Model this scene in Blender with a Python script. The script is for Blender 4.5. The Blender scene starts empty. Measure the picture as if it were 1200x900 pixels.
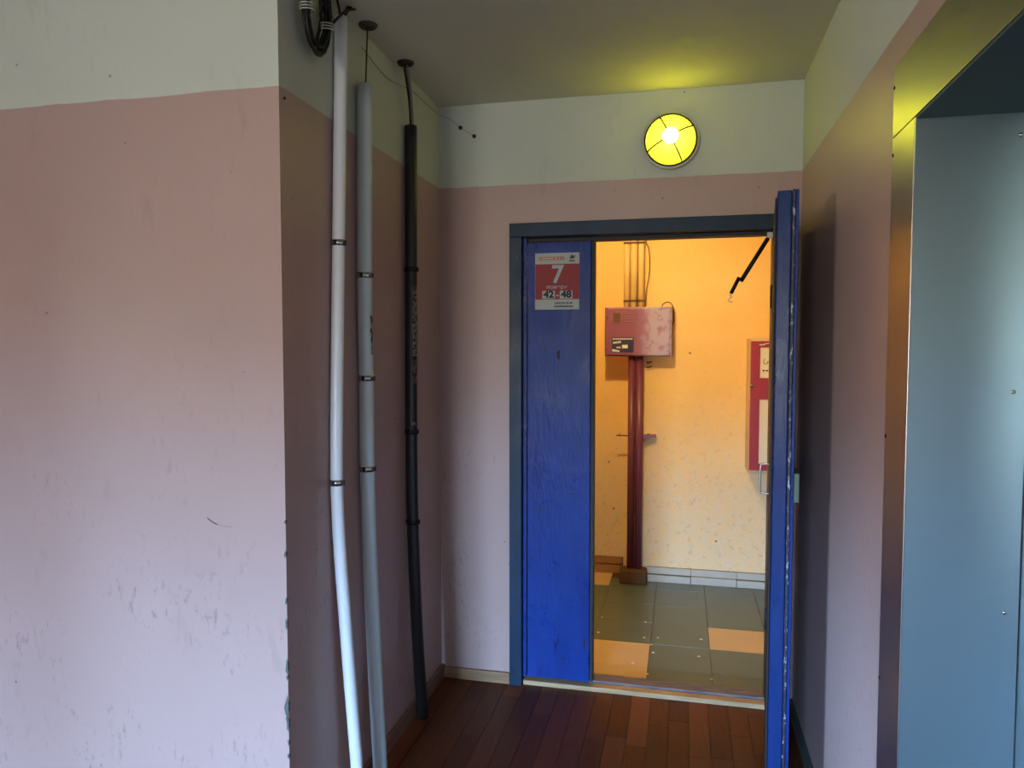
import bpy, bmesh, math, random
from mathutils import Vector, Matrix
random.seed(7)
S = bpy.context.scene
C = S.collection
PI = math.pi

# ---------------------------------------------------------------- camera
cam = bpy.data.cameras.new('camera')
camo = bpy.data.objects.new('camera', cam); C.objects.link(camo)
camo.location = (0, 0, 1.5)
camo.rotation_euler = (math.radians(90 - 2.95), 0, math.radians(13.0))
cam.sensor_width = 36.0
cam.lens = 36.0 * 867 / 1200
cam.clip_start = 0.02
S.camera = camo

# ---------------------------------------------------------------- world, window light, exposure
S.view_settings.view_transform = 'Standard'
S.view_settings.look = 'None'
S.view_settings.gamma = 1.0
S.view_settings.use_curve_mapping = False
S.view_settings.exposure = 1.05
SKY = 118.0
w = bpy.data.worlds.new('world'); S.world = w
w.use_nodes = True
nt = w.node_tree; nt.nodes.clear()
wo = nt.nodes.new('ShaderNodeOutputWorld'); bg = nt.nodes.new('ShaderNodeBackground')
tc = nt.nodes.new('ShaderNodeTexCoord'); sp = nt.nodes.new('ShaderNodeSeparateXYZ')
rp = nt.nodes.new('ShaderNodeValToRGB')
mp = nt.nodes.new('ShaderNodeMapRange')
mp.inputs['From Min'].default_value = -1; mp.inputs['From Max'].default_value = 1
nt.links.new(tc.outputs['Generated'], sp.inputs[0]); nt.links.new(sp.outputs['Z'], mp.inputs['Value'])
nt.links.new(mp.outputs[0], rp.inputs[0])
e = rp.color_ramp.elements
e[0].position = 0.0; e[0].color = (.07, .065, .06, 1)          # ground far below
e[1].position = 1.0; e[1].color = (.30, .52, 1.0, 1)
k = e.new(.49); k.color = (.11, .10, .085, 1)                 # hazy town up to the skyline
k = e.new(.532); k.color = (.13, .115, .10, 1)
k = e.new(.555); k.color = (.36, .60, 1.0, 1)                  # sky
nt.links.new(rp.outputs[0], bg.inputs[0]); bg.inputs[1].default_value = SKY
nt.links.new(bg.outputs[0], wo.inputs[0])

# extents of the place (metres)
XL, XR = -1.053, .452          # niche side wall, right wall
YB, YL, YW = 3.14, 1.81, -7.0  # wall with the door, wall on the left, wall with the window
HC = 2.543                     # ceiling
WX0, WX1, WZ0, WZ1 = -2.6, -.75, .12, 2.4

pl = bpy.data.lights.new('window_portal', 'AREA'); pl.shape = 'RECTANGLE'
pl.size = WX1 - WX0; pl.size_y = WZ1 - WZ0; pl.cycles.is_portal = True
plo = bpy.data.objects.new('window_portal', pl); C.objects.link(plo)
plo.location = ((WX0 + WX1) / 2, YW - .16, (WZ0 + WZ1) / 2); plo.rotation_euler = (PI / 2, 0, 0)

pl = bpy.data.lights.new('side_window_portal', 'AREA'); pl.shape = 'RECTANGLE'
pl.size = .85; pl.size_y = 3.0; pl.cycles.is_portal = True
plo = bpy.data.objects.new('side_window_portal', pl); C.objects.link(plo)
plo.location = (-7.16, -1.9, 1.625); plo.rotation_euler = (0, -PI / 2, 0)
# ---------------------------------------------------------------- materials
def srgb(r, g, b):
    f = lambda c: (c / 255 / 12.92) if c / 255 <= .04045 else ((c / 255 + .055) / 1.055) ** 2.4
    return (f(r), f(g), f(b), 1)

class Mt:
    def __init__(s, name):
        s.m = bpy.data.materials.new(name); s.m.use_nodes = True
        s.t = s.m.node_tree; s.b = s.t.nodes['Principled BSDF']
    def n(s, typ, **kw):
        nd = s.t.nodes.new('ShaderNode' + typ)
        for k_, v in kw.items(): setattr(nd, k_, v)
        return nd
    def l(s, a, b): s.t.links.new(a, b)
    def co(s, scale=(1, 1, 1)):
        c = s.n('TexCoord'); mp_ = s.n('Mapping'); mp_.inputs['Scale'].default_value = scale
        s.l(c.outputs['Object'], mp_.inputs[0]); return mp_.outputs[0]
    def noise(s, scale, detail=3, rough=.55, co=None, mult=(1, 1, 1)):
        nd = s.n('TexNoise'); nd.inputs['Scale'].default_value = scale
        nd.inputs['Detail'].default_value = detail; nd.inputs['Roughness'].default_value = rough
        s.l(co if co else s.co(mult), nd.inputs['Vector']); return nd.outputs['Fac']
    def rng(s, v, a, b, c=0., d=1.):
        nd = s.n('MapRange'); nd.inputs['From Min'].default_value = a; nd.inputs['From Max'].default_value = b
        nd.inputs['To Min'].default_value = c; nd.inputs['To Max'].default_value = d
        s.l(v, nd.inputs['Value']); return nd.outputs[0]
    def mix(s, f, a, b, mode='MIX'):
        nd = s.n('Mix', data_type='RGBA', blend_type=mode)
        if isinstance(f, (int, float)): nd.inputs[0].default_value = f
        else: s.l(f, nd.inputs[0])
        for i, v in ((6, a), (7, b)):
            if isinstance(v, tuple): nd.inputs[i].default_value = v
            else: s.l(v, nd.inputs[i])
        return nd.outputs[2]
    def math(s, op, a, b=None):
        nd = s.n('Math', operation=op)
        for i, v in enumerate((a, b)):
            if v is None: continue
            if isinstance(v, (int, float)): nd.inputs[i].default_value = v
            else: s.l(v, nd.inputs[i])
        return nd.outputs[0]
    def col(s, v):
        if isinstance(v, tuple): s.b.inputs['Base Color'].default_value = v
        else: s.l(v, s.b.inputs['Base Color'])
        return s
    def rough(s, v):
        if isinstance(v, (int, float)): s.b.inputs['Roughness'].default_value = v
        else: s.l(v, s.b.inputs['Roughness'])
        return s
    def metal(s, v): s.b.inputs['Metallic'].default_value = v; return s
    def bump(s, h, strength=.2, dist=.002):
        nd = s.n('Bump'); nd.inputs['Strength'].default_value = strength; nd.inputs['Distance'].default_value = dist
        s.l(h, nd.inputs['Height']); s.l(nd.outputs[0], s.b.inputs['Normal']); return s

def plain(name, c, r=.5, metal=0, var=.12, sc=8):
    m = Mt(name); n = m.noise(sc, 4)
    dk = tuple(x * (1 - var) for x in c[:3]) + (1,); lt = tuple(min(1, x * (1 + var)) for x in c[:3]) + (1,)
    m.col(m.mix(n, dk, lt)); m.rough(r); m.metal(metal)
    return m.m

PINK = srgb(180, 151, 142); WHITE = srgb(198, 203, 190)
def wall_paint(name, zline=2.191, upper=WHITE, lower=PINK, dirt=.5):
    m = Mt(name); co = m.co()
    sx = m.n('SeparateXYZ'); m.l(co, sx.inputs[0]); z = sx.outputs['Z']
    wob = m.rng(m.noise(7, 2, co=co), 0, 1, -.006, .006)
    edge = m.rng(m.math('ADD', z, wob), zline - .0012, zline + .0012)
    big = m.noise(1.7, 3, co=co)
    lo = m.mix(m.rng(big, .3, .7), tuple(c * .95 for c in lower[:3]) + (1,), tuple(min(1, c * 1.04) for c in lower[:3]) + (1,))
    up = m.mix(m.rng(big, .3, .7), tuple(c * .93 for c in upper[:3]) + (1,), upper)
    c = m.mix(edge, lo, up)
    # scuffs and specks of dirt, denser near the floor
    sc = m.rng(m.noise(48, 6, .75, mult=(1.2, 1.2, .5)), .56, .64)
    patch = m.rng(m.noise(3.4, 3), .46, .60)
    low = m.rng(z, 1.5, .3, .12, 1.)
    mask = m.math('MULTIPLY', m.math('MULTIPLY', sc, patch), m.math('MULTIPLY', low, 1.3 * dirt))
    c = m.mix(mask, c, srgb(95, 88, 92))
    st = m.rng(m.noise(13, 5, .65, mult=(1, 1, .3)), .62, .74)
    c = m.mix(m.math('MULTIPLY', st, .25 * dirt), c, srgb(90, 78, 74))
    dots = m.n('TexVoronoi'); dots.inputs['Scale'].default_value = 9
    m.l(co, dots.inputs['Vector'])
    c = m.mix(m.math('MULTIPLY', m.rng(dots.outputs['Distance'], .045, .03), .55), c, srgb(70, 58, 55))
    m.col(c)
    m.rough(m.rng(edge, 0, 1, .42, .75))
    m.bump(m.noise(55, 4, .6, co=co), .25, .002)
    return m.m

M = {}
M['wall'] = wall_paint('oil_painted_wall')
M['ceiling'] = plain('whitewashed_ceiling', srgb(198, 198, 178), .85, var=.05, sc=3)

def yellow_wall():
    m = Mt('yellow_corridor_paint'); co = m.co()
    n = m.noise(2.2, 4, co=co)
    c = m.mix(m.rng(n, .3, .7), srgb(238, 192, 104), srgb(244, 202, 120))
    sc = m.rng(m.noise(34, 6, .75, co=co), .55, .75)
    sx = m.n('SeparateXYZ'); m.l(co, sx.inputs[0])
    low = m.rng(sx.outputs['Z'], 1.5, .2, .15, .8)
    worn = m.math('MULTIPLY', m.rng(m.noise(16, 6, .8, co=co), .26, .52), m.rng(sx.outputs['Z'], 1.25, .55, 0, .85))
    c = m.mix(worn, c, srgb(226, 208, 170))      # mottled paler tone, stronger towards the floor
    c = m.mix(m.math('MULTIPLY', sc, low), c, srgb(168, 140, 96))
    d = m.n('TexVoronoi'); d.inputs['Scale'].default_value = 6; m.l(co, d.inputs['Vector'])
    c = m.mix(m.rng(d.outputs['Distance'], .05, .03), c, srgb(120, 80, 40))
    m.col(c); m.rough(.6); m.bump(m.noise(90, 5, .7, co=co), .5, .004)
    return m.m
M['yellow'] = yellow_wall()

def blue_paint(name, a, b, r=.3, sx=(6, 6, 1.5), bump=.6):
    m = Mt(name); co = m.co()
    n = m.noise(2.0, 5, .6, mult=(2.5, 2.5, .8))
    c = m.mix(m.rng(n, .3, .7), a, b)
    sc = m.rng(m.noise(9, 6, .7, mult=(2.4, 2.4, .7)), .63, .68)
    c = m.mix(m.math('MULTIPLY', sc, .7), c, srgb(14, 20, 48))
    pa = m.rng(m.noise(24, 3, .6, mult=(3, 3, .6)), .735, .76)
    c = m.mix(m.math('MULTIPLY', pa, .6), c, srgb(120, 140, 185))
    m.col(c); m.rough(m.rng(m.noise(6, 3, co=co), .3, .7, r - .07, r + .1))
    m.b.inputs['Specular IOR Level'].default_value = .22
    m.bump(m.noise(9, 6, .65, mult=sx), bump, .006)
    return m.m
M['blue'] = blue_paint('cobalt_oil_paint', srgb(16, 46, 120), srgb(26, 62, 144))
M['blue_frame'] = blue_paint('slate_blue_frame_paint', srgb(24, 44, 64), srgb(34, 56, 78), .35, bump=.2)
M['blue_leaf'] = blue_paint('blue_leaf_edge_paint', srgb(14, 40, 92), srgb(20, 50, 108), .28, bump=.2)

def chipped(name):
    m = Mt(name); n = m.noise(85, 5, .75, mult=(1, 1, .5))
    m.col(m.mix(m.rng(n, .56, .62), srgb(22, 26, 52), srgb(190, 196, 205))); m.rough(.45)
    m.bump(n, .6, .003); return m.m
M['chipped'] = chipped('chipped_blue_edge')
M['dark_edge'] = plain('dark_leaf_back', srgb(24, 24, 34), .6)

def wood(name, a, b, r=.5, mult=(1, 12, 12), rnd=False):
    m = Mt(name)
    n = m.noise(5, 5, .6, mult=mult)
    c = m.mix(m.rng(n, .3, .7), a, b)
    if rnd:
        oi = m.n('ObjectInfo')
        c = m.mix(oi.outputs['Random'], m.mix(.5, c, (.16, .07, .045, 1), 'MULTIPLY'), c)
        c = m.mix(m.rng(oi.outputs['Random'], .8, 1, 0, .6), c, srgb(150, 84, 52))
    m.col(c); m.rough(r); m.bump(n, .1, .001)
    m.b.inputs['Specular IOR Level'].default_value = .25
    return m.m
M['plank'] = wood('reddish_floor_plank', srgb(94, 48, 22), srgb(116, 62, 29), .5, (16, 1.6, 8), True)
M['floor_base'] = plain('dark_floor_base', srgb(48, 26, 20), .85)
M['floor_base'].node_tree.nodes['Principled BSDF'].inputs['Specular IOR Level'].default_value = .15
M['raw_wood'] = wood('pale_worn_wood', srgb(168, 138, 100), srgb(205, 176, 134), .6, (1.2, 14, 14))
M['skirt_wood'] = wood('varnished_skirting_wood', srgb(130, 100, 72), srgb(160, 126, 92), .5, (1.2, 14, 14))
M['skirt_niche'] = wood('dull_skirting_wood', srgb(112, 84, 66), srgb(140, 106, 84), .55, (14, 1.2, 14))
M['sill_paint'] = wood('worn_grey_blue_sill', srgb(78, 78, 96), srgb(140, 124, 118), .5, (2, 14, 14))

M['tile_green'] = plain('grey_green_floor_tile', srgb(90, 104, 98), .34, var=.1, sc=5)
M['tile_tan'] = plain('tan_floor_tile', srgb(206, 178, 134), .4, var=.1, sc=6)
M['tile_white'] = plain('pale_skirting_tile', srgb(176, 174, 160), .35, var=.12, sc=12)
M['tile_ochre'] = plain('ochre_skirting_tile', srgb(158, 118, 66), .5, var=.2, sc=12)
M['grime'] = plain('brown_grime_mortar', srgb(92, 66, 44), .85, var=.3, sc=30)
M['fleck'] = plain('white_paint_fleck', srgb(235, 228, 210), .6)

def steel(name, c, r):
    m = Mt(name); n = m.noise(60, 3, .6, mult=(6, 6, .35))
    m.col(c).metal(1.0).rough(r)
    m.bump(m.noise(240, 2, .6), .01, .0005); return m.m
M['steel'] = steel('brushed_lift_steel', (.40, .41, .39, 1), .33)
M['steel_reveal'] = steel('brushed_reveal_steel', (.40, .50, .53, 1), .34)
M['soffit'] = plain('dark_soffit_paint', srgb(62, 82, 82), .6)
M['chrome'] = plain('zinc_clamp', srgb(190, 190, 185), .25, 1, .05)
M['handle'] = plain('nickel_handle', srgb(185, 185, 185), .28, 1, .05)
M['black'] = plain('black_plastic', srgb(9, 9, 10), .5)
M['black_paint'] = plain('black_iron', srgb(16, 15, 16), .45, .3)
M['pvc_white'] = plain('white_plastic_conduit', srgb(236, 240, 242), .3, var=.03)
M['pvc_grey'] = plain('light_grey_plastic_conduit', srgb(192, 204, 202), .32, var=.04)
M['pvc_dark'] = plain('charcoal_plastic_conduit', srgb(34, 36, 34), .38, var=.15)
M['chip'] = plain('bare_chipped_plaster', srgb(84, 92, 84), .9, 0, .55, 120)
M['rust'] = plain('rusty_steel', srgb(92, 66, 44), .7, .4, .3, 30)
M['flange'] = plain('tarnished_flange', srgb(74, 68, 54), .6, .3, .35, 60)
M['hole'] = plain('broken_plaster_hole', srgb(40, 36, 30), .9, var=.3, sc=40)
M['grey_cable'] = plain('grey_cable', srgb(120, 120, 108), .5)
M['tie'] = plain('pale_cable_tie', srgb(190, 190, 175), .5)
M['maroon'] = plain('maroon_pipe_paint', srgb(112, 56, 80), .35, var=.1)
M['fire_red'] = plain('dark_red_cabinet_paint', srgb(150, 24, 34), .35, var=.1)
M['cream'] = plain('cream_cabinet_side', srgb(214, 184, 140), .55, var=.08)
M['paper'] = plain('aged_white_paper', srgb(226, 218, 186), .7, var=.05)
M['ink'] = plain('dark_ink', srgb(30, 34, 44), .7)
M['navy'] = plain('navy_sticker', srgb(28, 30, 62), .4)
M['white_print'] = plain('white_print', srgb(222, 222, 218), .5, var=.03)
M['sign_white'] = plain('sign_white_plastic', srgb(176, 182, 176), .6, var=.03)
M['sign_red'] = plain('sign_red_print', srgb(146, 34, 40), .6, var=.05)
M['sign_rust'] = plain('sign_rust_bar', srgb(158, 78, 62), .45, var=.1)
M['cover'] = plain('yellow_painted_conduit', srgb(240, 206, 136), .5, var=.06)
M['window_paint'] = plain('white_window_paint', srgb(210, 210, 205), .4, var=.03)
M['lock'] = plain('grey_green_lock_paint', srgb(74, 92, 74), .45)
M['skirt_dark'] = plain('dark_green_skirting', srgb(70, 78, 74), .5)

def box_paint():
    m = Mt('plum_cabinet_enamel'); co = m.co()
    n = m.noise(3, 3, co=co)
    c = m.mix(n, srgb(122, 66, 96), srgb(140, 82, 110))
    s = m.n('SeparateXYZ'); m.l(co, s.inputs[0])
    f = m.math('MULTIPLY', m.rng(m.math('ADD', s.outputs['X'], m.rng(m.noise(14, 4, co=co), 0, 1, -.05, .05)), .02, .07),
               m.rng(m.noise(22, 5, .65, co=co), .36, .5))
    c = m.mix(m.math('MULTIPLY', f, .36), c, srgb(190, 192, 206))     # silvery smear, with a glossy reflection painted into the right half
    m.col(c); m.rough(.3); m.bump(m.noise(40, 3, co=co), .15, .002); return m.m
M['plum'] = box_paint()

def glass_dome():
    m = Mt('yellow_lamp_glass'); t = m.t; t.nodes.remove(m.b); out = t.nodes['Material Output']
    tr = m.n('BsdfTransparent'); tr.inputs[0].default_value = (.93, .93, .07, 1)
    tl = m.n('BsdfTranslucent'); tl.inputs[0].default_value = (.36, .36, .003, 1)
    gl = m.n('BsdfGlossy'); gl.inputs['Roughness'].default_value = .15
    mx = m.n('MixShader'); mx.inputs[0].default_value = .62
    m.l(tr.outputs[0], mx.inputs[1]); m.l(tl.outputs[0], mx.inputs[2])
    m2 = m.n('MixShader'); m2.inputs[0].default_value = .04
    m.l(mx.outputs[0], m2.inputs[1]); m.l(gl.outputs[0], m2.inputs[2])
    m.l(m2.outputs[0], out.inputs[0]); return m.m
M['lamp_rim'] = plain('pale_lamp_rim', srgb(206, 206, 176), .4)
M['dome_yellow'] = glass_dome()
def emit(name, c, s):
    m = Mt(name); m.b.inputs['Base Color'].default_value = (0, 0, 0, 1)
    m.b.inputs['Emission Color'].default_value = c; m.b.inputs['Emission Strength'].default_value = s; return m.m
M['bulb'] = emit('lit_bulb', (1, .93, .62, 1), 32)
M['bulb_warm'] = emit('lit_warm_bulb', (1, .74, .36, 1), 950)
def pane():
    m = Mt('window_glass'); t = m.t; t.nodes.remove(m.b); out = t.nodes['Material Output']
    tr = m.n('BsdfTransparent'); tr.inputs[0].default_value = (.95, .97, .97, 1)
    gl = m.n('BsdfGlossy'); gl.inputs['Roughness'].default_value = .02
    mx = m.n('MixShader'); mx.inputs[0].default_value = .05
    m.l(tr.outputs[0], mx.inputs[1]); m.l(gl.outputs[0], mx.inputs[2]); m.l(mx.outputs[0], out.inputs[0]); return m.m
M['glass'] = pane()

# ---------------------------------------------------------------- mesh helpers
def box(bm, x0, x1, y0, y1, z0, z1, bev=0):
    r = bmesh.ops.create_cube(bm, size=1)
    for v in r['verts']:
        v.co = Vector(((x0 + x1) / 2 + v.co.x * (x1 - x0), (y0 + y1) / 2 + v.co.y * (y1 - y0), (z0 + z1) / 2 + v.co.z * (z1 - z0)))
    if bev:
        ed = {e_ for v in r['verts'] for e_ in v.link_edges}
        bmesh.ops.bevel(bm, geom=list(ed), offset=bev, segments=2, affect='EDGES', profile=.6)
    return bm

def smooth_path(pts, n=8):
    pts = [Vector(p) for p in pts]
    if len(pts) < 3: return pts
    P = [pts[0] * 2 - pts[1]] + pts + [pts[-1] * 2 - pts[-2]]
    out = []
    for i in range(1, len(P) - 2):
        a, b, c, d = P[i - 1:i + 3]
        for j in range(n):
            t = j / n
            out.append(.5 * ((2 * b) + (c - a) * t + (2 * a - 5 * b + 4 * c - d) * t * t + (3 * b - a - 3 * c + d) * t ** 3))
    out.append(pts[-1]); return out

def tube(bm, pts, r, seg=12, smooth=0, closed=False, hollow=False):
    P = smooth_path(pts, smooth) if smooth else [Vector(p) for p in pts]
    rings = []; up = None
    n = len(P)
    for i, p in enumerate(P):
        if closed: t = P[(i + 1) % n] - P[i - 1]
        else: t = P[min(i + 1, n - 1)] - P[max(i - 1, 0)]
        t.normalize()
        if up is None:
            up = Vector((0, 0, 1)) if abs(t.z) < .9 else Vector((1, 0, 0))
        a = (up - t * up.dot(t)).normalized(); up = a
        b = t.cross(a)
        rr = r[i] if isinstance(r, (list, tuple)) else r
        rings.append([bm.verts.new(p + (a * math.cos(2 * PI * k / seg) + b * math.sin(2 * PI * k / seg)) * rr) for k in range(seg)])
    m = n if closed else n - 1
    for i in range(m):
        A, B = rings[i], rings[(i + 1) % n]
        for k in range(seg):
            f = bm.faces.new((A[k], A[(k + 1) % seg], B[(k + 1) % seg], B[k])); f.smooth = True
    if not closed:
        if hollow:
            for R, p, d in ((rings[0], P[0], P[1] - P[0]), (rings[-1], P[-1], P[-2] - P[-1])):
                d = d.normalized() * .03
                inn = [bm.verts.new(p + (v.co - p) * .86) for v in R]
                dp = [bm.verts.new(v.co + d) for v in inn]
                for k in range(seg):
                    q = (k + 1) % seg
                    bm.faces.new((R[k], R[q], inn[q], inn[k])); bm.faces.new((inn[k], inn[q], dp[q], dp[k]))
                bm.faces.new(dp)
        else:
            bm.faces.new(rings[0][::-1]); bm.faces.new(rings[-1])
    return bm

def lathe(bm, prof, seg=32, M4=None, caps=True):
    rings = []
    for r, z in prof:
        if r < 1e-6: rings.append([bm.verts.new((0, 0, z))])
        else: rings.append([bm.verts.new((r * math.cos(2 * PI * k / seg), r * math.sin(2 * PI * k / seg), z)) for k in range(seg)])
    fs = []
    for A, B in zip(rings, rings[1:]):
        for k in range(seg):
            q = (k + 1) % seg
            if len(A) == 1 and len(B) == 1: continue
            if len(A) == 1: f = bm.faces.new((A[0], B[q], B[k]))
            elif len(B) == 1: f = bm.faces.new((A[k], A[q], B[0]))
            else: f = bm.faces.new((A[k], A[q], B[q], B[k]))
            f.smooth = True; fs.append(f)
    if M4:
        for R in rings:
            for v in R: v.co = M4 @ v.co
    return bm

def mesh(name, bm, m):
    bmesh.ops.recalc_face_normals(bm, faces=bm.faces)
    me = bpy.data.meshes.new(name); bm.to_mesh(me); bm.free()
    if m: me.materials.append(M[m] if isinstance(m, str) else m)
    return me
def obj(name, bm, m, parent=None, loc=None, label=None):
    me = bm if isinstance(bm, bpy.types.Mesh) else mesh(name, bm, m)
    o = bpy.data.objects.new(name, me); C.objects.link(o)
    if loc: o.location = loc
    if parent: o.parent = parent
    if label: o['label'] = label
    return o
def B(*a, **k_): return box(bmesh.new(), *a, **k_)
def T(*a, **k_): return tube(bmesh.new(), *a, **k_)
def thing(name, label, cat, loc=(0, 0, 0), rotz=0, group=None, kind=None):
    o = bpy.data.objects.new(name, None); C.objects.link(o); o.empty_display_size = .1
    o.location = loc; o.rotation_euler = (0, 0, rotz)
    return tag(o, label, cat, group, kind)
def tag(o, label, cat=None, group=None, kind=None):
    o['label'] = label
    if cat: o['category'] = cat
    if group: o['group'] = group
    if kind: o['kind'] = kind
    return o
def struct(name, bm, m, label):
    o = obj(name, bm, m); return tag(o, label, None, None, 'structure')
def text(s, name, size, m, parent, loc, align='CENTER', bold=0, sx=1, ext=.0003):
    cu = bpy.data.curves.new(name, 'FONT'); cu.body = s; cu.size = size; cu.align_x = align; cu.align_y = 'CENTER'
    cu.extrude = ext; cu.offset = bold
    tmp = bpy.data.objects.new('tmp', cu); C.objects.link(tmp)
    dg = bpy.context.evaluated_depsgraph_get()
    me = bpy.data.meshes.new_from_object(tmp.evaluated_get(dg))
    bpy.data.objects.remove(tmp); bpy.data.curves.remove(cu)
    me.transform(Matrix.Rotation(PI / 2, 4, 'X') @ Matrix.Diagonal((sx, 1, 1, 1)))
    me.materials.clear(); me.materials.append(M[m])
    o = bpy.data.objects.new(name, me); C.objects.link(o); o.parent = parent; o.location = loc
    return o

# ---------------------------------------------------------------- the lobby shell
Y0 = YW - .2; XF = -7.0
fl = struct('floor', B(XF, 1.0, Y0, YB + .12, -.12, -.008), 'floor_base', 'reddish brown plank floor of the lobby')
PW = .078
pm = {}
for L in (.30, .42, .54):
    pm[L] = mesh('plank', B(-PW / 2 + .0006, PW / 2 - .0006, .0006, L - .0006, -.008, 0, bev=.0008), 'plank')
x = XF; cnt = 0; far = bmesh.new()
x = XL - PW * 16
while x < XR - .001:
    xc = x + PW / 2; near = xc > XL - .04
    y = -1.0
    y_end = YB - .001
    if xc < XL - .03: y_end = YL - .001
    y -= random.random() * .3
    while y < y_end - .01:
        L = random.choice((.30, .42, .54))
        a, b = max(y, -1.0), min(y + L, y_end)
        if near and y > 1.45 and xc - PW / 2 > XL and xc + PW / 2 < XR:
            if y + L <= y_end: o = obj('plank', pm[L], None, fl, (xc, y, 0))
            else: o = obj('plank', B(-PW / 2 + .0006, PW / 2 - .0006, .0006, b - a - .0006, -.008, 0, bev=.0008), 'plank', fl, (xc, a, 0))
            cnt += 1
        elif b - a > .02:
            x0, x1 = x + .0006, min(x + PW, XR) - .0006
            if b > YL and x0 < XL: x0 = XL + .0005
            if x1 - x0 > .005: box(far, x0, x1, a + .0006, b - .0006, -.008, 0)
        y += L
    x += PW
o = obj('plank_field', far, 'plank', fl); o['kind'] = 'stuff'

wl = struct('wall_left', B(XF, XL, YL, YL + .001 + (YB + .12 - YL), -.1, HC + .05), 'wall',
       'pink oil painted wall block with a white band above, its corner edge facing the room')
bm = bmesh.new()
DX0, DX1, DZ = -.732, .40, 2.016
box(bm, XL, DX0 + .02, YB, YB + .12, -.1, HC + .05)
box(bm, DX1, XR + .3, YB, YB + .12, -.1, HC + .05)
box(bm, DX0 + .02, DX1, YB, YB + .12, DZ - .02, HC + .05)
struct('wall_back', bm, 'wall', 'pink and white wall around the blue doorway under the yellow lamp')
# right wall with the lift opening
LY0, LY1, LZ = .80, 1.632, 1.953
bm = bmesh.new()
box(bm, XR, XR + .3, LY1, YB + .12, -.1, HC + .05)
box(bm, XR, XR + .3, Y0, LY0, -.1, HC + .05)
box(bm, XR, XR + .3, LY0, LY1, LZ, HC + .05)
struct('wall_right', bm, 'wall', 'pink and white wall on the right between the open door and the lift portal')
struct('wall_shaft', B(XR + .23, XR + .29, LY0 - .1, LY1 + .1, -.1, LZ + .1), 'hole', 'dark lift shaft wall behind the landing doors')
struct('ceiling', B(XF, 1.0, Y0, YB + .12, HC, HC + .12), 'ceiling', 'whitewashed lobby ceiling lit yellow near the lamp')
bm = bmesh.new()
box(bm, XF, WX0, Y0, YW, -.1, HC + .05); box(bm, WX1, 1.0, Y0, YW, -.1, HC + .05)
box(bm, WX0, WX1, Y0, YW, -.1, WZ0); box(bm, WX0, WX1, Y0, YW, WZ1, HC + .05)
struct('wall_window', bm, 'wall', 'wall behind the viewer holding the tall window')
VY0, VY1, VZ0, VZ1 = -3.4, -.4, 1.2, 2.05
bm = bmesh.new()
box(bm, XF - .2, XF, Y0, VY0, -.1, HC + .05); box(bm, XF - .2, XF, VY1, YB + .12, -.1, HC + .05)
box(bm, XF - .2, XF, VY0, VY1, -.1, VZ0); box(bm, XF - .2, XF, VY0, VY1, VZ1, HC + .05)
struct('wall_blocker', B(-2.85, -2.65, 1.0, YL - .001, -.1, HC + .05), 'wall', 'short unseen wall added to block side window light from the pink wall')  # added out of view to keep side window light off the left wall
struct('wall_outer', bm, 'wall', 'far left side wall of the lobby with a window outside the picture')
win = thing('window_2', 'wide glazed window with white bars in the far left wall', None, (XF - .1, (VY0 + VY1) / 2, VZ0), kind='structure')
hw = (VY1 - VY0) / 2; hh = VZ1 - VZ0
bm = bmesh.new()
box(bm, -.04, .04, -hw, -hw + .06, 0, hh); box(bm, -.04, .04, hw - .06, hw, 0, hh)
box(bm, -.04, .04, -hw, hw, 0, .06); box(bm, -.04, .04, -hw, hw, hh - .06, hh)
obj('window_frame', bm, 'window_paint', win)
for t in (0.,): obj('mullion', B(-.035, .035, t * hw - .03, t * hw + .03, .05, hh - .05), 'window_paint', win)
obj('pane', B(-.004, .004, -hw + .03, hw - .03, .03, hh - .03), 'glass', win)

win = thing('window_1', 'tall glazed window with white bars behind the viewer', None, ((WX0 + WX1) / 2, YW - .1, WZ0), kind='structure')
hw = (WX1 - WX0) / 2; hh = WZ1 - WZ0
bm = bmesh.new()
box(bm, -hw, -hw + .06, -.04, .04, 0, hh); box(bm, hw - .06, hw, -.04, .04, 0, hh)
box(bm, -hw, hw, -.04, .04, 0, .06); box(bm, -hw, hw, -.04, .04, hh - .06, hh)
obj('window_frame', bm, 'window_paint', win)
for t in (0.,): obj('mullion', B(t * hw - .03, t * hw + .03, -.035, .035, .05, hh - .05), 'window_paint', win)
obj('transom', B(-hw + .05, hw - .05, -.036, .036, .44, .53), 'window_paint', win)
obj('pane', B(-hw + .03, hw - .03, -.004, .004, .03, hh - .03), 'glass', win)

# skirtings of the lobby
def skirt(name, bm, m, label): return struct(name, bm, m, label)
skirt('baseboard_back', B(XL + .016, DX0 - .001, YB - .016, YB, 0, .05, bev=.004), 'skirt_wood', 'pale wooden skirting board left of the blue door frame')
skirt('baseboard_niche', B(XL, XL + .016, YL + .02, YB, 0, .06, bev=.004), 'skirt_niche', 'dull wooden skirting board behind the three conduits')
skirt('baseboard_right', B(XR - .014, XR, 1.80, YB, 0, .06, bev=.004), 'skirt_dark', 'dark skirting board on the right wall behind the open door')

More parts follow.
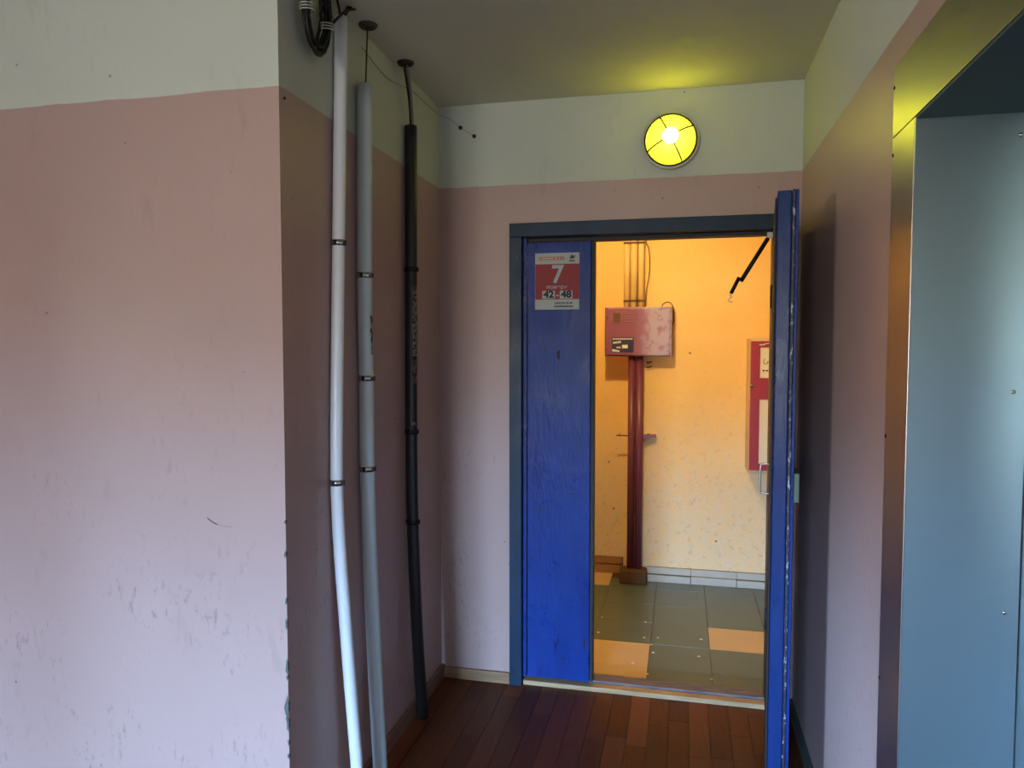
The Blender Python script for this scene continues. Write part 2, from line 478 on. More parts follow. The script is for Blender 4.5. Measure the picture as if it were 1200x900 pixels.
# ---------------------------------------------------------------- corridor beyond the door
CY, CR = 4.75, 4.87
CX0, CX1 = -1.7, 1.75
cf = struct('floor_corridor', B(CX0, CX1, YB + .12, CR + .1, -.12, -.006), 'grime', 'grey green and tan tiled floor beyond the doorway')
TP = .29
tg = mesh('tile', B(-TP / 2 + .0012, TP / 2 - .0012, -TP / 2 + .0012, TP / 2 - .0012, -.006, 0, bev=.001), 'tile_green')
tt = mesh('tile', B(-TP / 2 + .0012, TP / 2 - .0012, -TP / 2 + .0012, TP / 2 - .0012, -.006, .0005, bev=.001), 'tile_tan')
tan = {(0, -1), (0, 0), (2, 1), (-1, 4), (-3, 2), (4, 3), (3, 1)}
for i in range(-4, 7):
    for j in range(-2, 4):
        x0 = -.434 + i * TP; y0 = 3.43 + j * TP
        a0, a1 = max(x0, CX0), min(x0 + TP, CX1); b0, b1 = max(y0, YB + .12), min(y0 + TP, CY)
        if a1 - a0 < .03 or b1 - b0 < .01: continue
        t_ = (i, j) in tan
        if (a1 - a0) > TP - .001 and (b1 - b0) > TP - .001:
            obj('tile', tt if t_ else tg, None, cf, ((a0 + a1) / 2, (b0 + b1) / 2, random.uniform(-.0008, .0004)))
        else:
            obj('tile', B(a0 + .0012, a1 - .0012, b0 + .0012, b1 - .0012, -.006, 0, bev=.001), 'tile_tan' if t_ else 'tile_green', cf)
# last row by the wall: a tan tile at the left and cut pieces
for i in range(-4, 7):
    x0 = max(-.434 + i * TP, CX0); x1 = min(-.434 + i * TP + TP, CX1)
    y0, y1 = 3.43 + 4 * TP, (CR if x1 < -.30 else CY)
    if x1 - x0 < .03: continue
    obj('tile', B(x0 + .0012, x1 - .0012, y0 + .0012, y1 - .0012, -.006, 0, bev=.001), 'tile_tan' if i == -1 else 'tile_green', cf)
# splashes of white paint on the tiles
bm = bmesh.new()
for fx, fy in [(-.419, 4.032), (-.181, 4.015), (-.415, 3.81), (-.177, 3.793), (-.109, 3.808), (.107, 3.836), (-.125, 3.614), (.092, 3.618), (-.214, 3.471), (-.142, 3.367), (.143, 3.379), (-.138, 3.71)]:
    r = random.uniform(.005, .009)
    lathe(bm, [(0, .0016), (r * .7, .0014), (r, 0)], 9, Matrix.Translation((fx, fy, .0006)) @ Matrix.Diagonal((1, random.uniform(.8, 1.5), 1, 1)))
o = obj('paint_splash', bm, 'fleck', cf); o['kind'] = 'stuff'

bm = bmesh.new()
box(bm, -.33, CX1 + .2, CY, CR + .2, -.1, HC + .05); box(bm, CX0 - .2, -.33, CR, CR + .2, -.1, HC + .05)
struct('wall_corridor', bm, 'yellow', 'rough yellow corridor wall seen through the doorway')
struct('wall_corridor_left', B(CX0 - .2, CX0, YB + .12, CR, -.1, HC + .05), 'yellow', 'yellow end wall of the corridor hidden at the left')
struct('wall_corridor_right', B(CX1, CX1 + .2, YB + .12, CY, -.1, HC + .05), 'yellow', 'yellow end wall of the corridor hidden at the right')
bm = B(CX0 - .1, XL, YB + .06, YB + .13, -.1, HC + .05); box(bm, XR + .2, CX1 + .1, YB + .06, YB + .13, -.1, HC + .05)
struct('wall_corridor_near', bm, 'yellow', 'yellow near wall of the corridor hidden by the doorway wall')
struct('ceiling_corridor', B(CX0 - .2, CX1 + .2, YB + .12, CR + .2, HC, HC + .12), 'ceiling', 'whitewashed ceiling of the corridor beyond the doorway')
# tiled skirting of the corridor
sk = struct('baseboard_corridor', B(-.21, CX1, CY - .012, CY, 0, .092), 'grime', 'two course tiled skirting of pale pieces below the yellow wall')
t0 = -.213
kx = 0
while t0 < CX1 - .05:
    a, b = t0 + .002, min(t0 + .277, CX1) - .002
    obj('tile', B(a, b, CY - .030, CY - .010, .001, .044 + .004 * (kx % 2), bev=.002), 'tile_white', sk)
    obj('tile', B(a - .001, b + .001, CY - .022, CY - .008, .051, .092, bev=.002), 'tile_white', sk)
    t0 += .277; kx += 1
sk2 = struct('baseboard_recess', B(CX0, -.37, CR - .012, CR, 0, .105), 'grime', 'ochre tiled skirting left of the maroon pipes')
t0 = -.372
while t0 > CX0 + .05:
    a, b = max(t0 - .277, CX0) + .002, t0 - .002
    obj('tile', B(a, b, CR - .030, CR - .010, .001, .055, bev=.002), 'tile_ochre', sk2)
    obj('tile', B(a, b, CR - .022, CR - .008, .062, .105, bev=.002), 'tile_ochre', sk2)
    t0 -= .277

# ---------------------------------------------------------------- the blue door
RX0 = Matrix.Rotation(PI / 2, 4, 'X')
dr = thing('door_1', 'blue painted double door with its right leaf open and left leaf shut', None, (-.18, YB, 0), kind='structure')
ox, oy = -.18, YB
def dB(x0, x1, y0, y1, z0, z1, bev=0): return B(x0 - ox, x1 - ox, y0 - oy, y1 - oy, z0, z1, bev=bev)
PX0, PX1, PZ = -.676, -.384, 1.950
obj('left_casing', dB(DX0, PX0 - .002, YB - .022, YB + .115, 0, DZ - .0505, bev=.003), 'blue_frame', dr)
obj('right_casing', dB(.350, .405, YB - .015, YB + .115, 0, DZ - .0505, bev=.003), 'blue_frame', dr)
bm = bmesh.new(); box(bm, DX0 - ox, .405 - ox, -.022, .115, DZ - .050, DZ + .008, bev=.003)
obj('top_casing', bm, 'blue_frame', dr)
obj('stop', dB(PX0 - .002, PX0 + .014, YB + .010, YB + .10, .03, DZ - .052, bev=.002), 'blue', dr)
obj('stop', dB(PX0 + .015, .348, YB + .035, YB + .10, DZ - .066, DZ - .052, bev=.002), 'dark_edge', dr)
fp = obj('fixed_leaf', dB(PX0 + .018, PX1, YB + .012, YB + .055, .034, PZ - .006, bev=.003), 'blue', dr, label='deep blue shut leaf with scratched glossy paint')
for gx, gz, gw, gh in ((-.522, 1.462, .006, .022), (-.405, .205, .004, .030), (-.600, .79, .003, .014), (-.560, 1.30, .002, .012), (-.455, .86, .010, .003), (-.50, .13, .012, .003)):
    gb = bmesh.new(); lathe(gb, [(0, .0012), (.7, .001), (1, 0)], 12, Matrix.Translation((gx - ox, .0118, gz)) @ RX0 @ Matrix.Diagonal((gw, gh, 1, 1)))
    obj('gouge', gb, 'dark_edge', fp)
obj('closing_strip', dB(PX1 + .001, PX1 + .016, YB + .020, YB + .066, .034, PZ - .006, bev=.002), 'dark_edge', dr)
obj('threshold', dB(DX0 + .058, .349, YB + .041, YB + .118, 0, .030, bev=.004), 'sill_paint', dr, label='worn threshold board with scraped grey blue paint')
obj('threshold_strip', dB(DX0 + .058, .349, YB - .004, YB + .040, 0, .021, bev=.004), 'raw_wood', dr, label='pale worn wooden strip in front of the threshold')
# open leaf: local x along the leaf from the hinge, local +y towards the right wall
hx, hy = .343, 3.108
nx, ny = .269, 2.385
leaf = bpy.data.objects.new('open_leaf', None); C.objects.link(leaf); leaf.parent = dr
leaf['label'] = 'open blue leaf seen edge on with chipped outer lip'
LW = math.hypot(nx - hx, ny - hy)
leaf.location = (hx - ox, hy - oy, 0); leaf.rotation_euler = (0, 0, math.atan2(ny - hy, nx - hx))
obj('leaf_core', B(0.004, LW, 0.004, .046, .035, 1.968, bev=.004), 'blue_leaf', leaf)
obj('outer_lip', B(0.004, LW + .004, .047, .056, .03, 1.970, bev=.002), 'chipped', leaf)
obj('outer_facing', B(0.004, LW - .004, .057, .066, .03, 1.971, bev=.002), 'blue', leaf)
obj('inner_lining', B(.01, LW - .012, -.002, .003, .045, 1.95, bev=.002), 'dark_edge', leaf)
bm = bmesh.new(); q = .05
tube(bm, [(LW - q, -.003, 1.128), (LW - q, -.022, 1.128), (LW - q, -.031, 1.118), (LW - q, -.031, 1.045), (LW - q, -.022, 1.035), (LW - q, -.003, 1.035)], .0032, 10, smooth=4)
obj('pull_handle', bm, 'handle', leaf)
obj('lock_case', B(LW - .10, LW - .004, .0665, .082, 1.02, 1.11, bev=.002), 'lock', leaf)
for zz in (.35, 1.65): obj('hinge', T([(-.002, -.002, zz), (-.002, -.002, zz + .09)], .007, 10), 'blue_frame', leaf)

# door closer strut hanging from the lintel
dc = thing('door_closer', 'black broken door closer strut with a dangling hook inside the doorway', 'door closer', (.325, 3.09, 1.93))
a, b = Vector((0, 0, 0)), Vector((-.107, -.02, -.178))
obj('strut', T([a + (b - a) * .04, a + (b - a) * .98], .0085, 12), 'black_paint', dc)
c0 = Vector((-.105, -.02, -.163)); c1 = Vector((-.142, -.027, -.222))
obj('piston', T([Vector((-.112, -.021, -.160)), c1 + Vector((0, 0, 0))], .0075, 12), 'black_paint', dc)
obj('hook', T([c1 + Vector(p) for p in [(0, 0, 0), (-.004, 0, -.008), (.003, 0, -.014), (-.008, 0, -.022), (-.011, 0, -.03), (0, 0, -.035), (.006, 0, -.031)]], .0016, 8, smooth=4), 'handle', dc)
obj('pivot_bracket', B(-.008, .022, -.010, .010, -.006, .016, bev=.002), 'handle', dc)

# ---------------------------------------------------------------- floor sign on the shut leaf
sg = thing('floor_sign', 'red and white floor number sign with numeral seven on the blue door', 'sign', (-.529, YB + .0105, 1.656))
SW, SH = .192, .241
obj('plate', B(-SW / 2, SW / 2, -.0012, .0012, 0, SH, bev=.0005), 'sign_white', sg)
obj('red_field', B(-SW / 2 + .0015, SW / 2 - .0005, -.0017, -.0010, .043, SH - .047), 'sign_red', sg)
obj('title_bar', B(-.080, .030, -.0017, -.0010, SH - .030, SH - .016), 'sign_rust', sg)
bm = bmesh.new()                                             # tiny unreadable lettering on the bar
xx = -.077
while xx < .026:
    ww = random.uniform(.003, .006)
    box(bm, xx, xx + ww, -.0021, -.0016, SH - .0275, SH - .0185); xx += ww + random.choice((.0018, .0018, .006))
obj('title_letters', bm, 'cream', sg)
text('7', 'numeral', .106, 'sign_white', sg, (.002, -.0020, .1465), bold=.0022, sx=1.0)
text('поверх', 'word', .0225, 'sign_white', sg, (0, -.0024, .0955), sx=1.2, bold=.0002)
for t_, xx in (('42', -.036), ('48', .040)):
    obj('number_card', B(xx - .028, xx + .027, -.0021, -.0016, .046, .080, bev=.0002), 'sign_white', sg)
    text(t_, 'house_number', .040, 'ink', sg, (xx, -.0026, .0632), bold=.0016, sx=1.12)
text('-', 'dash', .036, 'sign_white', sg, (.0025, -.0022, .062), bold=.001)
text('(044)296-48-48', 'phone_line', .0122, 'ink', sg, (.028, -.0018, .027), bold=.0003)
bm = bmesh.new(); xx = -.012
while xx < .068:                                             # second line is too small to read in the photograph
    ww = random.uniform(.003, .006); box(bm, xx, xx + ww, -.0017, -.0011, .0095, .0165); xx += ww + .0015
obj('small_print', bm, 'ink', sg)
bm = bmesh.new()                                             # winged emblem with its caption bar
def poly(bm, pts, y0, y1):
    f = bm.faces.new([bm.verts.new((px, y0, pz)) for px, pz in pts])
    r = bmesh.ops.extrude_face_region(bm, geom=[f])
    for v in r['geom']:
        if isinstance(v, bmesh.types.BMVert): v.co.y = y1
poly(bm, [(.052, SH - .026), (.062, SH - .008), (.068, SH - .014), (.082, SH - .011), (.072, SH - .018), (.079, SH - .021), (.067, SH - .0255)], -.0011, -.0018)
obj('emblem', bm, 'ink', sg)
bm = bmesh.new(); poly(bm, [(.055, SH - .0262), (.062, SH - .014), (.0665, SH - .0255)], -.0012, -.0021)
obj('emblem_wing', bm, 'sign_red', sg)
bm = bmesh.new()
for q in range(4): box(bm, .053 + q * .006, .0575 + q * .006, -.0018, -.0011, SH - .038, SH - .031)
obj('emblem_caption', bm, 'ink', sg)

# ---------------------------------------------------------------- round wall lamps
RX = Matrix.Rotation(PI / 2, 4, 'X')
def bulkhead(label, loc, bulb, dome, flip=False, watts=None):
    lp = thing('wall_lamp', label, 'lamp', loc, PI if flip else 0)
    bm = lathe(bmesh.new(), [(0, 0), (.108, 0), (.115, .004), (.117, .016), (.111, .021), (.100, .021), (.098, .010), (0, .008)], 48, RX)
    obj('lamp_base', bm, 'lamp_rim', lp)
    pr = [(.099, .018)]
    for i in range(1, 13):
        a = i / 12 * PI / 2
        pr.append((.099 * math.cos(a) if i < 12 else 0, .018 + .062 * math.sin(a)))
    obj('glass_dome', lathe(bmesh.new(), pr, 48, RX), dome, lp)
    bpr = [(.0, -.034)] + [(.034 * math.sin(i / 10 * PI), -.034 * math.cos(i / 10 * PI)) for i in range(1, 10)] + [(0, .034)]
    obj('bulb', lathe(bmesh.new(), bpr, 20, Matrix.Translation((0, -.043, .014)) @ Matrix.Diagonal((1, .8, 1, 1))), bulb, lp)
    bm = bmesh.new()
    tube(bm, [(.103 * math.cos(t / 36 * 2 * PI), -.024, .103 * math.sin(t / 36 * 2 * PI)) for t in range(36)], .0040, 8, closed=True)
    obj('cage_ring', bm, 'black_paint', lp)
    bm = bmesh.new()
    tube(bm, [(.036 * math.cos(t / 24 * 2 * PI), -.084, .036 * math.sin(t / 24 * 2 * PI)) for t in range(24)], .0014, 8, closed=True)
    obj('cage_ring', bm, 'black_paint', lp)
    for a in (27, 117, 207, 297):
        a = math.radians(a); pts = []
        for i in range(9):
            b = math.radians(3 + i / 8 * 69)
            pts.append((.104 * math.cos(b) * math.cos(a), -.024 - .066 * math.sin(b), .104 * math.cos(b) * math.sin(a)))
        obj('cage_wire', T(pts, .0034, 8), 'black_paint', lp)
    return lp
bulkhead('round lit yellow wall lamp with wire cage above the doorway', (-.059, YB, 2.335), 'bulb', 'dome_yellow')
def clear_dome():
    m = Mt('clear_lamp_glass'); t = m.t; t.nodes.remove(m.b); out = t.nodes['Material Output']
    tr = m.n('BsdfTransparent'); tr.inputs[0].default_value = (.97, .9, .75, 1)
    m.l(tr.outputs[0], out.inputs[0]); return m.m
M['dome_clear'] = clear_dome()
bulkhead('round warm wall lamp in the corridor above the back of the shut door leaf', (-.36, YB + .14, 2.36), 'bulb_warm', 'dome_clear', True)

# ---------------------------------------------------------------- lift portal of steel
lf = thing('lift_portal', 'brushed steel lift portal set in the right wall', 'lift portal', (XR, (LY0 + LY1) / 2, 0))
lo = (XR, (LY0 + LY1) / 2)
def lB(x0, x1, y0, y1, z0, z1, bev=0): return B(x0 - lo[0], x1 - lo[0], y0 - lo[1], y1 - lo[1], z0, z1, bev=bev)
FX = XR - .010
obj('side_face', lB(FX, XR + .001, LY1, LY1 + .160, 0, LZ - .001, bev=.0008), 'steel', lf)
obj('side_face', lB(FX, XR + .001, LY0 - .160, LY0, 0, LZ - .001, bev=.0008), 'steel', lf)
obj('top_face', lB(FX, XR + .001, LY0 - .160, LY1 + .160, LZ + .001, LZ + .152, bev=.001), 'steel', lf)
r1 = obj('side_reveal', lB(FX + .0008, XR + .20, LY1 - .006, LY1 - .0005, 0, LZ - .002), 'steel_reveal', lf)
obj('side_reveal', lB(FX + .0008, XR + .20, LY0 + .0005, LY0 + .006, 0, LZ - .002), 'steel_reveal', lf)
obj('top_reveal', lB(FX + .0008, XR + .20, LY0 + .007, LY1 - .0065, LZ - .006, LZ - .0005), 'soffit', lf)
for xx, zz in ((.628, 1.905), (.628, .971), (.630, 1.41)):
    bm = lathe(bmesh.new(), [(.0045, 0), (.004, .0012), (0, .0022)], 12, Matrix.Translation((xx - lo[0], LY1 - .0062 - lo[1], zz)) @ RX)
    obj('rivet', bm, 'chrome', r1)
obj('landing_door', lB(XR + .202, XR + .225, LY0, (LY0 + LY1) / 2 - .002, .01, LZ, bev=.002), 'steel_reveal', lf)
obj('landing_door', lB(XR + .202, XR + .225, (LY0 + LY1) / 2 + .002, LY1, .01, LZ, bev=.002), 'steel_reveal', lf)
obj('sill', lB(XR - .0, XR + .225, LY0 + .009, LY1 - .009, 0, .008), 'steel', lf)
for yy, zz in ((LY1 + .157, 2.06), (LY1 + .156, 1.915), (LY1 + .156, 1.30), (LY1 + .156, .75)):
    bm = lathe(bmesh.new(), [(.0045, 0), (.004, .0015), (0, .0025)], 10, Matrix.Translation((FX - lo[0], yy - lo[1] - .004, zz)) @ Matrix.Rotation(-PI / 2, 4, 'Y'))
    obj('screw', bm, 'black_paint', lf)

# ---------------------------------------------------------------- conduits in the niche
def ring_clamp(parent, p, r, m='chrome', lugm='chrome', h=.018):
    p = Vector(p)
    bm = bmesh.new()
    lathe(bm, [(r + .0003, -h / 2), (r + .0022, -h / 2), (r + .0022, h / 2), (r + .0003, h / 2)], 20, Matrix.Translation(p))
    cl = obj('clamp', bm, m, parent)
    bm = B(XL + .001 - parent.location.x, p.x, p.y - .006, p.y + .006, p.z - .006, p.z + .006)
    obj('clamp_foot', bm, m, cl)
    for s in (-.5, 1.0):
        a = s
        c = p + Vector((math.cos(a - PI / 3) * (r + .003), math.sin(a - PI / 3) * (r + .003), 0))
        obj('clamp_bolt', B(c.x - .004, c.x + .004, c.y - .004, c.y + .004, c.z - h * .42, c.z + h * .42, bev=.001), 'black_paint' if m == 'chrome' else m, cl)
    return cl
def conduit(name, label, pts, r, m, clamps, cm='chrome'):
    base = Vector((pts[-1][0], pts[-1][1], 0))
    t = thing(name, label, 'conduit', base)
    P = [Vector(p) - base for p in pts]
    obj('pipe', T(P, r, 20, smooth=8, hollow=True), m, t)
    sp_ = smooth_path(P, 16)
    for z in clamps:
        q = min(sp_, key=lambda v: abs(v.z - z)); ring_clamp(t, q, r, cm)
    return t, base
p1 = [(-1.031, 2.141, 2.504), (-1.031, 2.105, 1.814), (-1.031, 2.081, 1.331), (-1.031, 2.074, 1.082), (-1.025, 2.076, 0.883), (-1.015, 2.085, 0.666), (-1.005, 2.1, 0.416), (-0.995, 2.116, 0.174), (-.99, 2.125, .001)]
p2 = [(-1.024, 2.294, 2.351), (-1.024, 2.279, 1.731), (-1.024, 2.284, 1.393), (-1.024, 2.284, 1.091), (-1.02, 2.287, 0.827), (-1.01, 2.287, 0.536), (-1.0, 2.290, 0.268), (-0.99, 2.288, 0.079), (-.988, 2.288, .001)]
p3 = [(-1.026, 2.723, 2.341), (-1.026, 2.713, 1.794), (-1.026, 2.705, 1.167), (-1.026, 2.712, 0.812), (-1.018, 2.733, 0.364), (-1.008, 2.764, 0.001)]
t1, b1 = conduit('conduit', 'white plastic conduit nearest the wall corner, bowing out at its foot', p1, .0195, 'pvc_white', (1.814, 1.082))
t2, b2 = conduit('conduit', 'thick light grey conduit between the white one and the dark one', p2, .0245, 'pvc_grey', (1.731, 1.393, 1.091))
t3, b3 = conduit('conduit', 'dark charcoal conduit with torn stickers nearest the door', p3, .0235, 'pvc_dark', (1.794, 1.167, .812), 'black')
# cables out of the white conduit's mouth
for i, q in enumerate([[(-1.035, 2.138, 2.47), (-1.03, 2.13, 2.515), (-1.025, 2.10, HC)],
                       [(-1.028, 2.145, 2.47), (-1.024, 2.15, 2.51), (-1.01, 2.165, HC)],
                       [(-1.030, 2.142, 2.47), (-1.026, 2.147, 2.51), (-1.016, 2.158, HC)]]):
    obj('cable', T([Vector(p) - b1 for p in q], (.004, .005, .0035)[i], 8, smooth=6), 'black', t1)
obj('steel_rod', T([Vector(p) - b2 for p in [(-1.022, 2.292, 2.30), (-1.012, 2.295, HC)]], .0028, 8), 'rust', t2)
for i, q in enumerate([[(-1.026, 2.722, 2.30), (-1.022, 2.70, 2.42), (-1.012, 2.615, HC)], [(-1.020, 2.726, 2.30), (-1.015, 2.70, 2.42), (-1.004, 2.632, HC)]]):
    obj('cable', T([Vector(p) - b3 for p in q], .0055, 8, smooth=6), ('black', 'grey_cable')[i], t3)
# torn stickers: shells wrapped on the dark pipe, ragged outline
def sticker(parent, base, pts, r, z0, z1, a0, a1, m, rag=.25):
    sp_ = smooth_path([Vector(p) for p in pts], 16)
    bm = bmesh.new(); rows = []
    n = 9
    for i in range(n):
        z = z0 + (z1 - z0) * i / (n - 1)
        c = min(sp_, key=lambda v: abs(v.z - z))
        row = []
        s0 = a0 + random.uniform(0, rag); s1 = a1 - random.uniform(0, rag)
        for k_ in range(6):
            a = s0 + (s1 - s0) * k_ / 5
            row.append(bm.verts.new((c.x + (r + .0008) * math.cos(a) - base.x, c.y + (r + .0008) * math.sin(a) - base.y, z)))
        rows.append(row)
    for A, B_ in zip(rows, rows[1:]):
        for k_ in range(5): bm.faces.new((A[k_], A[k_ + 1], B_[k_ + 1], B_[k_]))
    r_ = bmesh.ops.solidify(bm, geom=list(bm.faces), thickness=.0005)
    return obj('torn_sticker', bm, m, parent)
M['sticker'] = Mt('torn_printed_sticker').m
mm = Mt('torn_sticker_print'); mm.col(mm.mix(mm.rng(mm.noise(70, 4, .7), .5, .54), srgb(176, 170, 158), srgb(70, 55, 48))).rough(.6); M['sticker'] = mm.m
mm = Mt('torn_red_sticker_print'); mm.col(mm.mix(mm.rng(mm.noise(90, 4, .7), .47, .53), srgb(120, 30, 30), srgb(150, 130, 112))).rough(.6); M['sticker_red'] = mm.m
sticker(t3, b3, p3, .0235, 1.46, 1.73, -1.1, .1, 'sticker')
sticker(t3, b3, p3, .0235, 1.355, 1.445, -1.1, .1, 'sticker_red')
sticker(t3, b3, p3, .0235, 1.19, 1.205, -1.2, -.2, 'sticker')
sticker(t2, b2, p2, .0245, 1.47, 1.60, -.5, .2, 'sticker')

# flanges where the cables leave the ceiling
for lab, px, py, m_ in (('rusty ceiling flange above the light grey conduit', -1.010, 2.294, 'flange'), ('dark ceiling flange above the charcoal conduit', -1.008, 2.622, 'hole')):
    o = obj('ceiling_flange', lathe(bmesh.new(), [(0, -.004), (.010, -.005), (.014, -.012), (.026, -.010), (.031, -.003), (.031, 0), (0, 0)], 28, Matrix.Translation((0, 0, 0))), m_, None, (px, py, HC))
    tag(o, lab, 'flange', 'ceiling flanges over the conduits')

# coil of black cable on the niche wall
co_ = thing('cable_coil', 'coiled bundle of black cable tied to the wall above the conduits', 'cable', (XL + .02, 1.972, 2.415))
for i in range(6):
    ry, rz_ = .040 + .0075 * i, .082 + .0075 * i
    pts = [(.002 + .007 * (i % 3) + .004 * math.sin(t + i), ry * math.cos(t) + random.uniform(-.003, .003), .03 + rz_ * math.sin(t) + .3 * ry * math.cos(t)) for t in [2 * PI * k_ / 40 for k_ in range(40)]]
    obj('cable_loop', T(pts, .0052, 8, closed=True), 'black', co_)
for (cy, cz) in ((-.058, .02), (.056, .012)):
    bm = bmesh.new()
    for q in (-.008, .0, .008): tube(bm, [(.011 + .018 * math.cos(t), cy + .026 * math.sin(t), cz + q + .2 * .026 * math.sin(t)) for t in [2 * PI * k_ / 20 for k_ in range(20)]], .0022, 6, closed=True)
    obj('cable_tie', bm, 'tie', co_)
obj('cable_tail', T([(.015, .05, .0), (.018, .10, .05), (.02, .16, .10), (.03, .21, .128)], .0042, 8, smooth=6), 'black', co_)

# thin wire strung from the niche wall to two nails in the back wall
wr = thing('thin_wire', 'thin sagging wire strung along the wall tops to two dark wall plugs', 'wire', (XL + .003, 2.35, 2.5))
o3 = Vector((XL + .003, 2.35, 2.5))
P = [Vector(p) - o3 for p in [(XL + .003, 2.33, 2.49), (XL + .003, 2.55, 2.465), (XL + .003, 2.8, 2.50), (XL + .004, 3.10, 2.505), (-1.0, YB - .004, 2.487), (-.955, YB - .005, 2.448), (-.893, YB - .005, 2.408)]]
obj('wire', T(P, .0011, 6, smooth=5), 'grey_cable', wr)
for px, pz in ((-.955, 2.448), (-.893, 2.408)):
    obj('wall_plug', lathe(bmesh.new(), [(.009, 0), (.008, .006), (.004, .009), (0, .0095)], 12, Matrix.Translation(Vector((px, YB, pz)) - o3) @ RX), 'black', wr)

# small things on the left wall
bm = bmesh.new()
for z, h in ((1.02, .006), (.93, .010), (.80, .012), (.735, .016), (.615, .020), (.585, .010), (.50, .030), (.455, .022), (.40, .010), (.36, .008), (.25, .012)):
    ww = h * .35 + .003; n = 7
    pts = [(XL + .0012 - ww * (.5 + .5 * math.cos(2 * PI * k_ / n)) * random.uniform(.6, 1.2), z + h * math.sin(2 * PI * k_ / n) * random.uniform(.7, 1.2)) for k_ in range(n)]
    poly(bm, pts, YL - .0012, YL + .006)
o = obj('chipped_plaster', bm, 'chip', wl); o['kind'] = 'stuff'
o = obj('wall_screw', lathe(bmesh.new(), [(.004, 0), (.004, .002), (0, .003)], 10, RX), 'black', None, (-1.036, YL, 2.155)); tag(o, 'small dark screw near the top of the left wall corner', 'screw')
o = obj('wall_scratch', T([(0, 0, .012), (.018, 0, .0), (.045, 0, -.008), (.078, 0, -.010)], [.0004] + [.0012] * 12 + [.0003] * 12, 6, smooth=8), 'hole', None, (-1.296, YL - .0004, 1.006))
tag(o, 'thin dark curved scratch in the pink left wall', 'scratch')

# ---------------------------------------------------------------- corridor: meter box, pipes, fire cabinet
ex = thing('meter_box', 'plum painted metal electrical box with silvery smears and painted-in sheen on the yellow wall', 'electrical box', (-.272, CY, 1.435))
obj('body', B(-.205, .205, -.108, -.001, 0, .305, bev=.004), 'plum', ex)
ed_ = obj('door', B(-.188, .192, -.120, -.109, .008, .298, bev=.003), 'plum', ex)
bm = bmesh.new()
for a_ in ((-.160, -.152, .205, .272), (-.108, -.100, .205, .272), (-.152, -.108, .205, .212), (-.152, -.108, .265, .272)): box(bm, a_[0], a_[1], -.125, -.119, a_[2], a_[3])
obj('window_frame', bm, 'plum', ed_)
obj('window_pane', B(-.152, -.108, -.1215, -.1195, .212, .265), 'rust', ed_)
for i, zz in enumerate((.262, .246, .230, .214)): obj('vent_rib', B(-.085, -.020, -.1235, -.119, zz - .003, zz + .002, bev=.001), 'plum', ed_)
for zz in (.05, .25): obj('hinge', T([(-.192, -.116, zz - .016), (-.192, -.116, zz + .016)], .005, 8), 'plum', ex)
stk = obj('sticker', B(-.160, -.025, -.1215, -.1195, .025, .118), 'navy', ed_)
bm = bmesh.new()
xx = -.155
while xx < -.035:
    ww = random.uniform(.006, .012); box(bm, xx, xx + ww, -.1222, -.1212, .104, .112); xx += ww + .002
box(bm, -.096, -.062, -.1222, -.1212, .050, .072)
for q in range(5): box(bm, -.152 + q * .010, -.144 + q * .010, -.1222, -.1212, .078 + q * .0012, .090 + q * .0015)
for q in range(3): box(bm, -.130 + q * .009, -.123 + q * .009, -.1222, -.1212, .050, .060)
poly(bm, [(-.157, .030), (-.157, .046), (-.112, .036), (-.112, .024 + .003)], -.1212, -.1223)
obj('sticker_print', bm, 'white_print', stk)
tag(ex, 'plum painted metal electrical box with silvery smears and painted-in sheen on the yellow wall', 'electrical box')
o = obj('loop_cable', T([(.14, -.06, .30), (.15, -.06, .325), (.18, -.055, .335), (.205, -.045, .315), (.214, -.03, .27), (.214, -.02, .22), (.206, -.02, .20)], .0028, 8, smooth=6), 'rust', ex)

# yellow painted conduits above the box
up = thing('painted_conduit', 'bundle of yellow painted conduits rising from the electrical box', 'conduit', (-.30, CY, 1.741))
for xx, rr in ((-.048, .020), (-.005, .0225), (.040, .021)):
    obj('pipe', T([(xx, -rr - .012, 0), (xx, -rr - .012, HC - 1.742)], rr, 16), 'cover', up)
for zz in (.04, .40, .75):
    cl = obj('strap', B(-.068, .066, -.058, -.052, zz - .006, zz + .006, bev=.001), 'rust', up)
obj('thin_wire', T([(.068, -.03, .0), (.072, -.03, .10), (.09, -.03, .22), (.086, -.03, .36), (.066, -.03, .44), (.066, -.03, .8)], .0025, 6, smooth=6), 'rust', up)

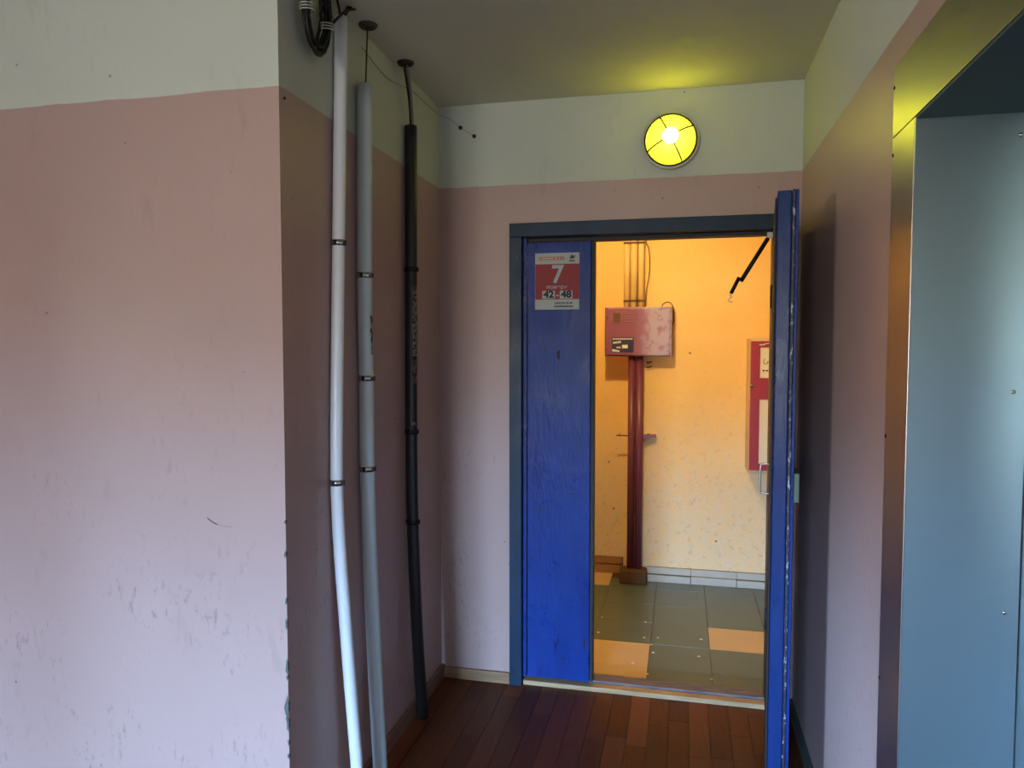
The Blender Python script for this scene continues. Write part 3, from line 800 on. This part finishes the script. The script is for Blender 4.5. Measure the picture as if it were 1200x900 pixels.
for lab, xx in (('left maroon pipe of the pair below the electrical box', -.312), ('right maroon pipe of the pair below the electrical box', -.263)):
    o = obj('riser_pipe', T([(0, 0, .088), (0, 0, 1.434)], .0225, 20), 'maroon', None, (xx, CY - .05, 0)); tag(o, lab, 'pipe', 'maroon riser pipes')
br = thing('pipe_bracket', 'wall bracket bar crossing the maroon pipes', 'bracket', (-.29, CY, .93))
obj('bar', B(-.118, .02, -.028, -.020, -.003, .003), 'rust', br)
bm = bmesh.new()
poly(bm, [(.052, -.030), (.058, .008), (.085, .016), (.10, .010), (.128, .012), (.132, -.006), (.10, -.010), (.07, -.018), (.06, -.032)], -.045, -.001)
obj('anchor_plate', bm, 'maroon', br)
obj('nail', T([(-.098, -.02, -.006), (-.098, -.02, .012)], .003, 8), 'rust', br)
for zz, q in ((1.395, 0), (1.365, 1)):
    o = obj('wall_hook', T([(0, 0, 0), (.006, -.02, 0), (.02, -.03, .002), (.03, -.02, .006)], .004, 8, smooth=4), 'rust', None, (-.222, CY, zz)); tag(o, ('upper', 'lower')[q] + ' small rusty hook beside the maroon pipes under the box', 'hook', 'rusty wall hooks')
pb = obj('pipe_plinth', B(-.085, .082, -.115, 0, 0, .088, bev=.012), 'grime', None, (-.29, CY - .001, 0)); tag(pb, 'grimy mortar plinth at the foot of the maroon pipes', 'plinth')

fc = thing('fire_cabinet', 'dark red fire cabinet with two pale windows on the yellow wall', 'cabinet', (.68, CY, .755))
FW = .30
obj('body', B(-FW, FW, -.26, -.001, 0, .79, bev=.003), 'cream', fc)
dz0, dz1 = .022, .772
fd = bpy.data.objects.new('cabinet_door', None); C.objects.link(fd); fd.parent = fc
x0, x1 = -FW + .002, FW - .01
rows = ((.062, .435), (.560, .735))
bm = bmesh.new()
box(bm, x0, x0 + .052, -.275, -.262, dz0, dz1); box(bm, x1 - .052, x1, -.275, -.262, dz0, dz1)
for a_, b_ in ((dz0, .062), (.435, .560), (.735, dz1)): box(bm, x0 + .052, x1 - .052, -.275, -.262, a_, b_)
obj('door_frame', bm, 'fire_red', fd)
for a_, b_ in rows: obj('window_panel', B(x0 + .052, x1 - .052, -.270, -.264, a_, b_), 'paper', fd)
bm = bmesh.new()
lathe(bm, [(.0, 0), (.010, 0), (.012, .008), (.008, .016), (0, .018)], 14, Matrix.Translation((x0 + .006, -.275, .515)) @ RX)
obj('knob', bm, 'chrome', fd)
obj('note_mark', T([(x0 + .078, -.2712, .672), (x0 + .072, -.2712, .655), (x0 + .078, -.2712, .640), (x0 + .092, -.2712, .645), (x0 + .092, -.2712, .655), (x0 + .105, -.2712, .650), (x0 + .118, -.2712, .655)], .0016, 6, smooth=4), 'ink', fd)
bm = bmesh.new()
for q in range(4): box(bm, x0 + .066 + q * .018, x0 + .079 + q * .018, -.2708, -.2698, .598, .606)
obj('note_line', bm, 'ink', fd)
obj('white_smear', T([(x0 + .045, -.2755, .752), (x0 + .065, -.2755, .750), (x0 + .085, -.2755, .758), (x0 + .12, -.2755, .760)], [.002] + [.004] * 10 + [.002] * 8, 6, smooth=6), 'white_print', fd)
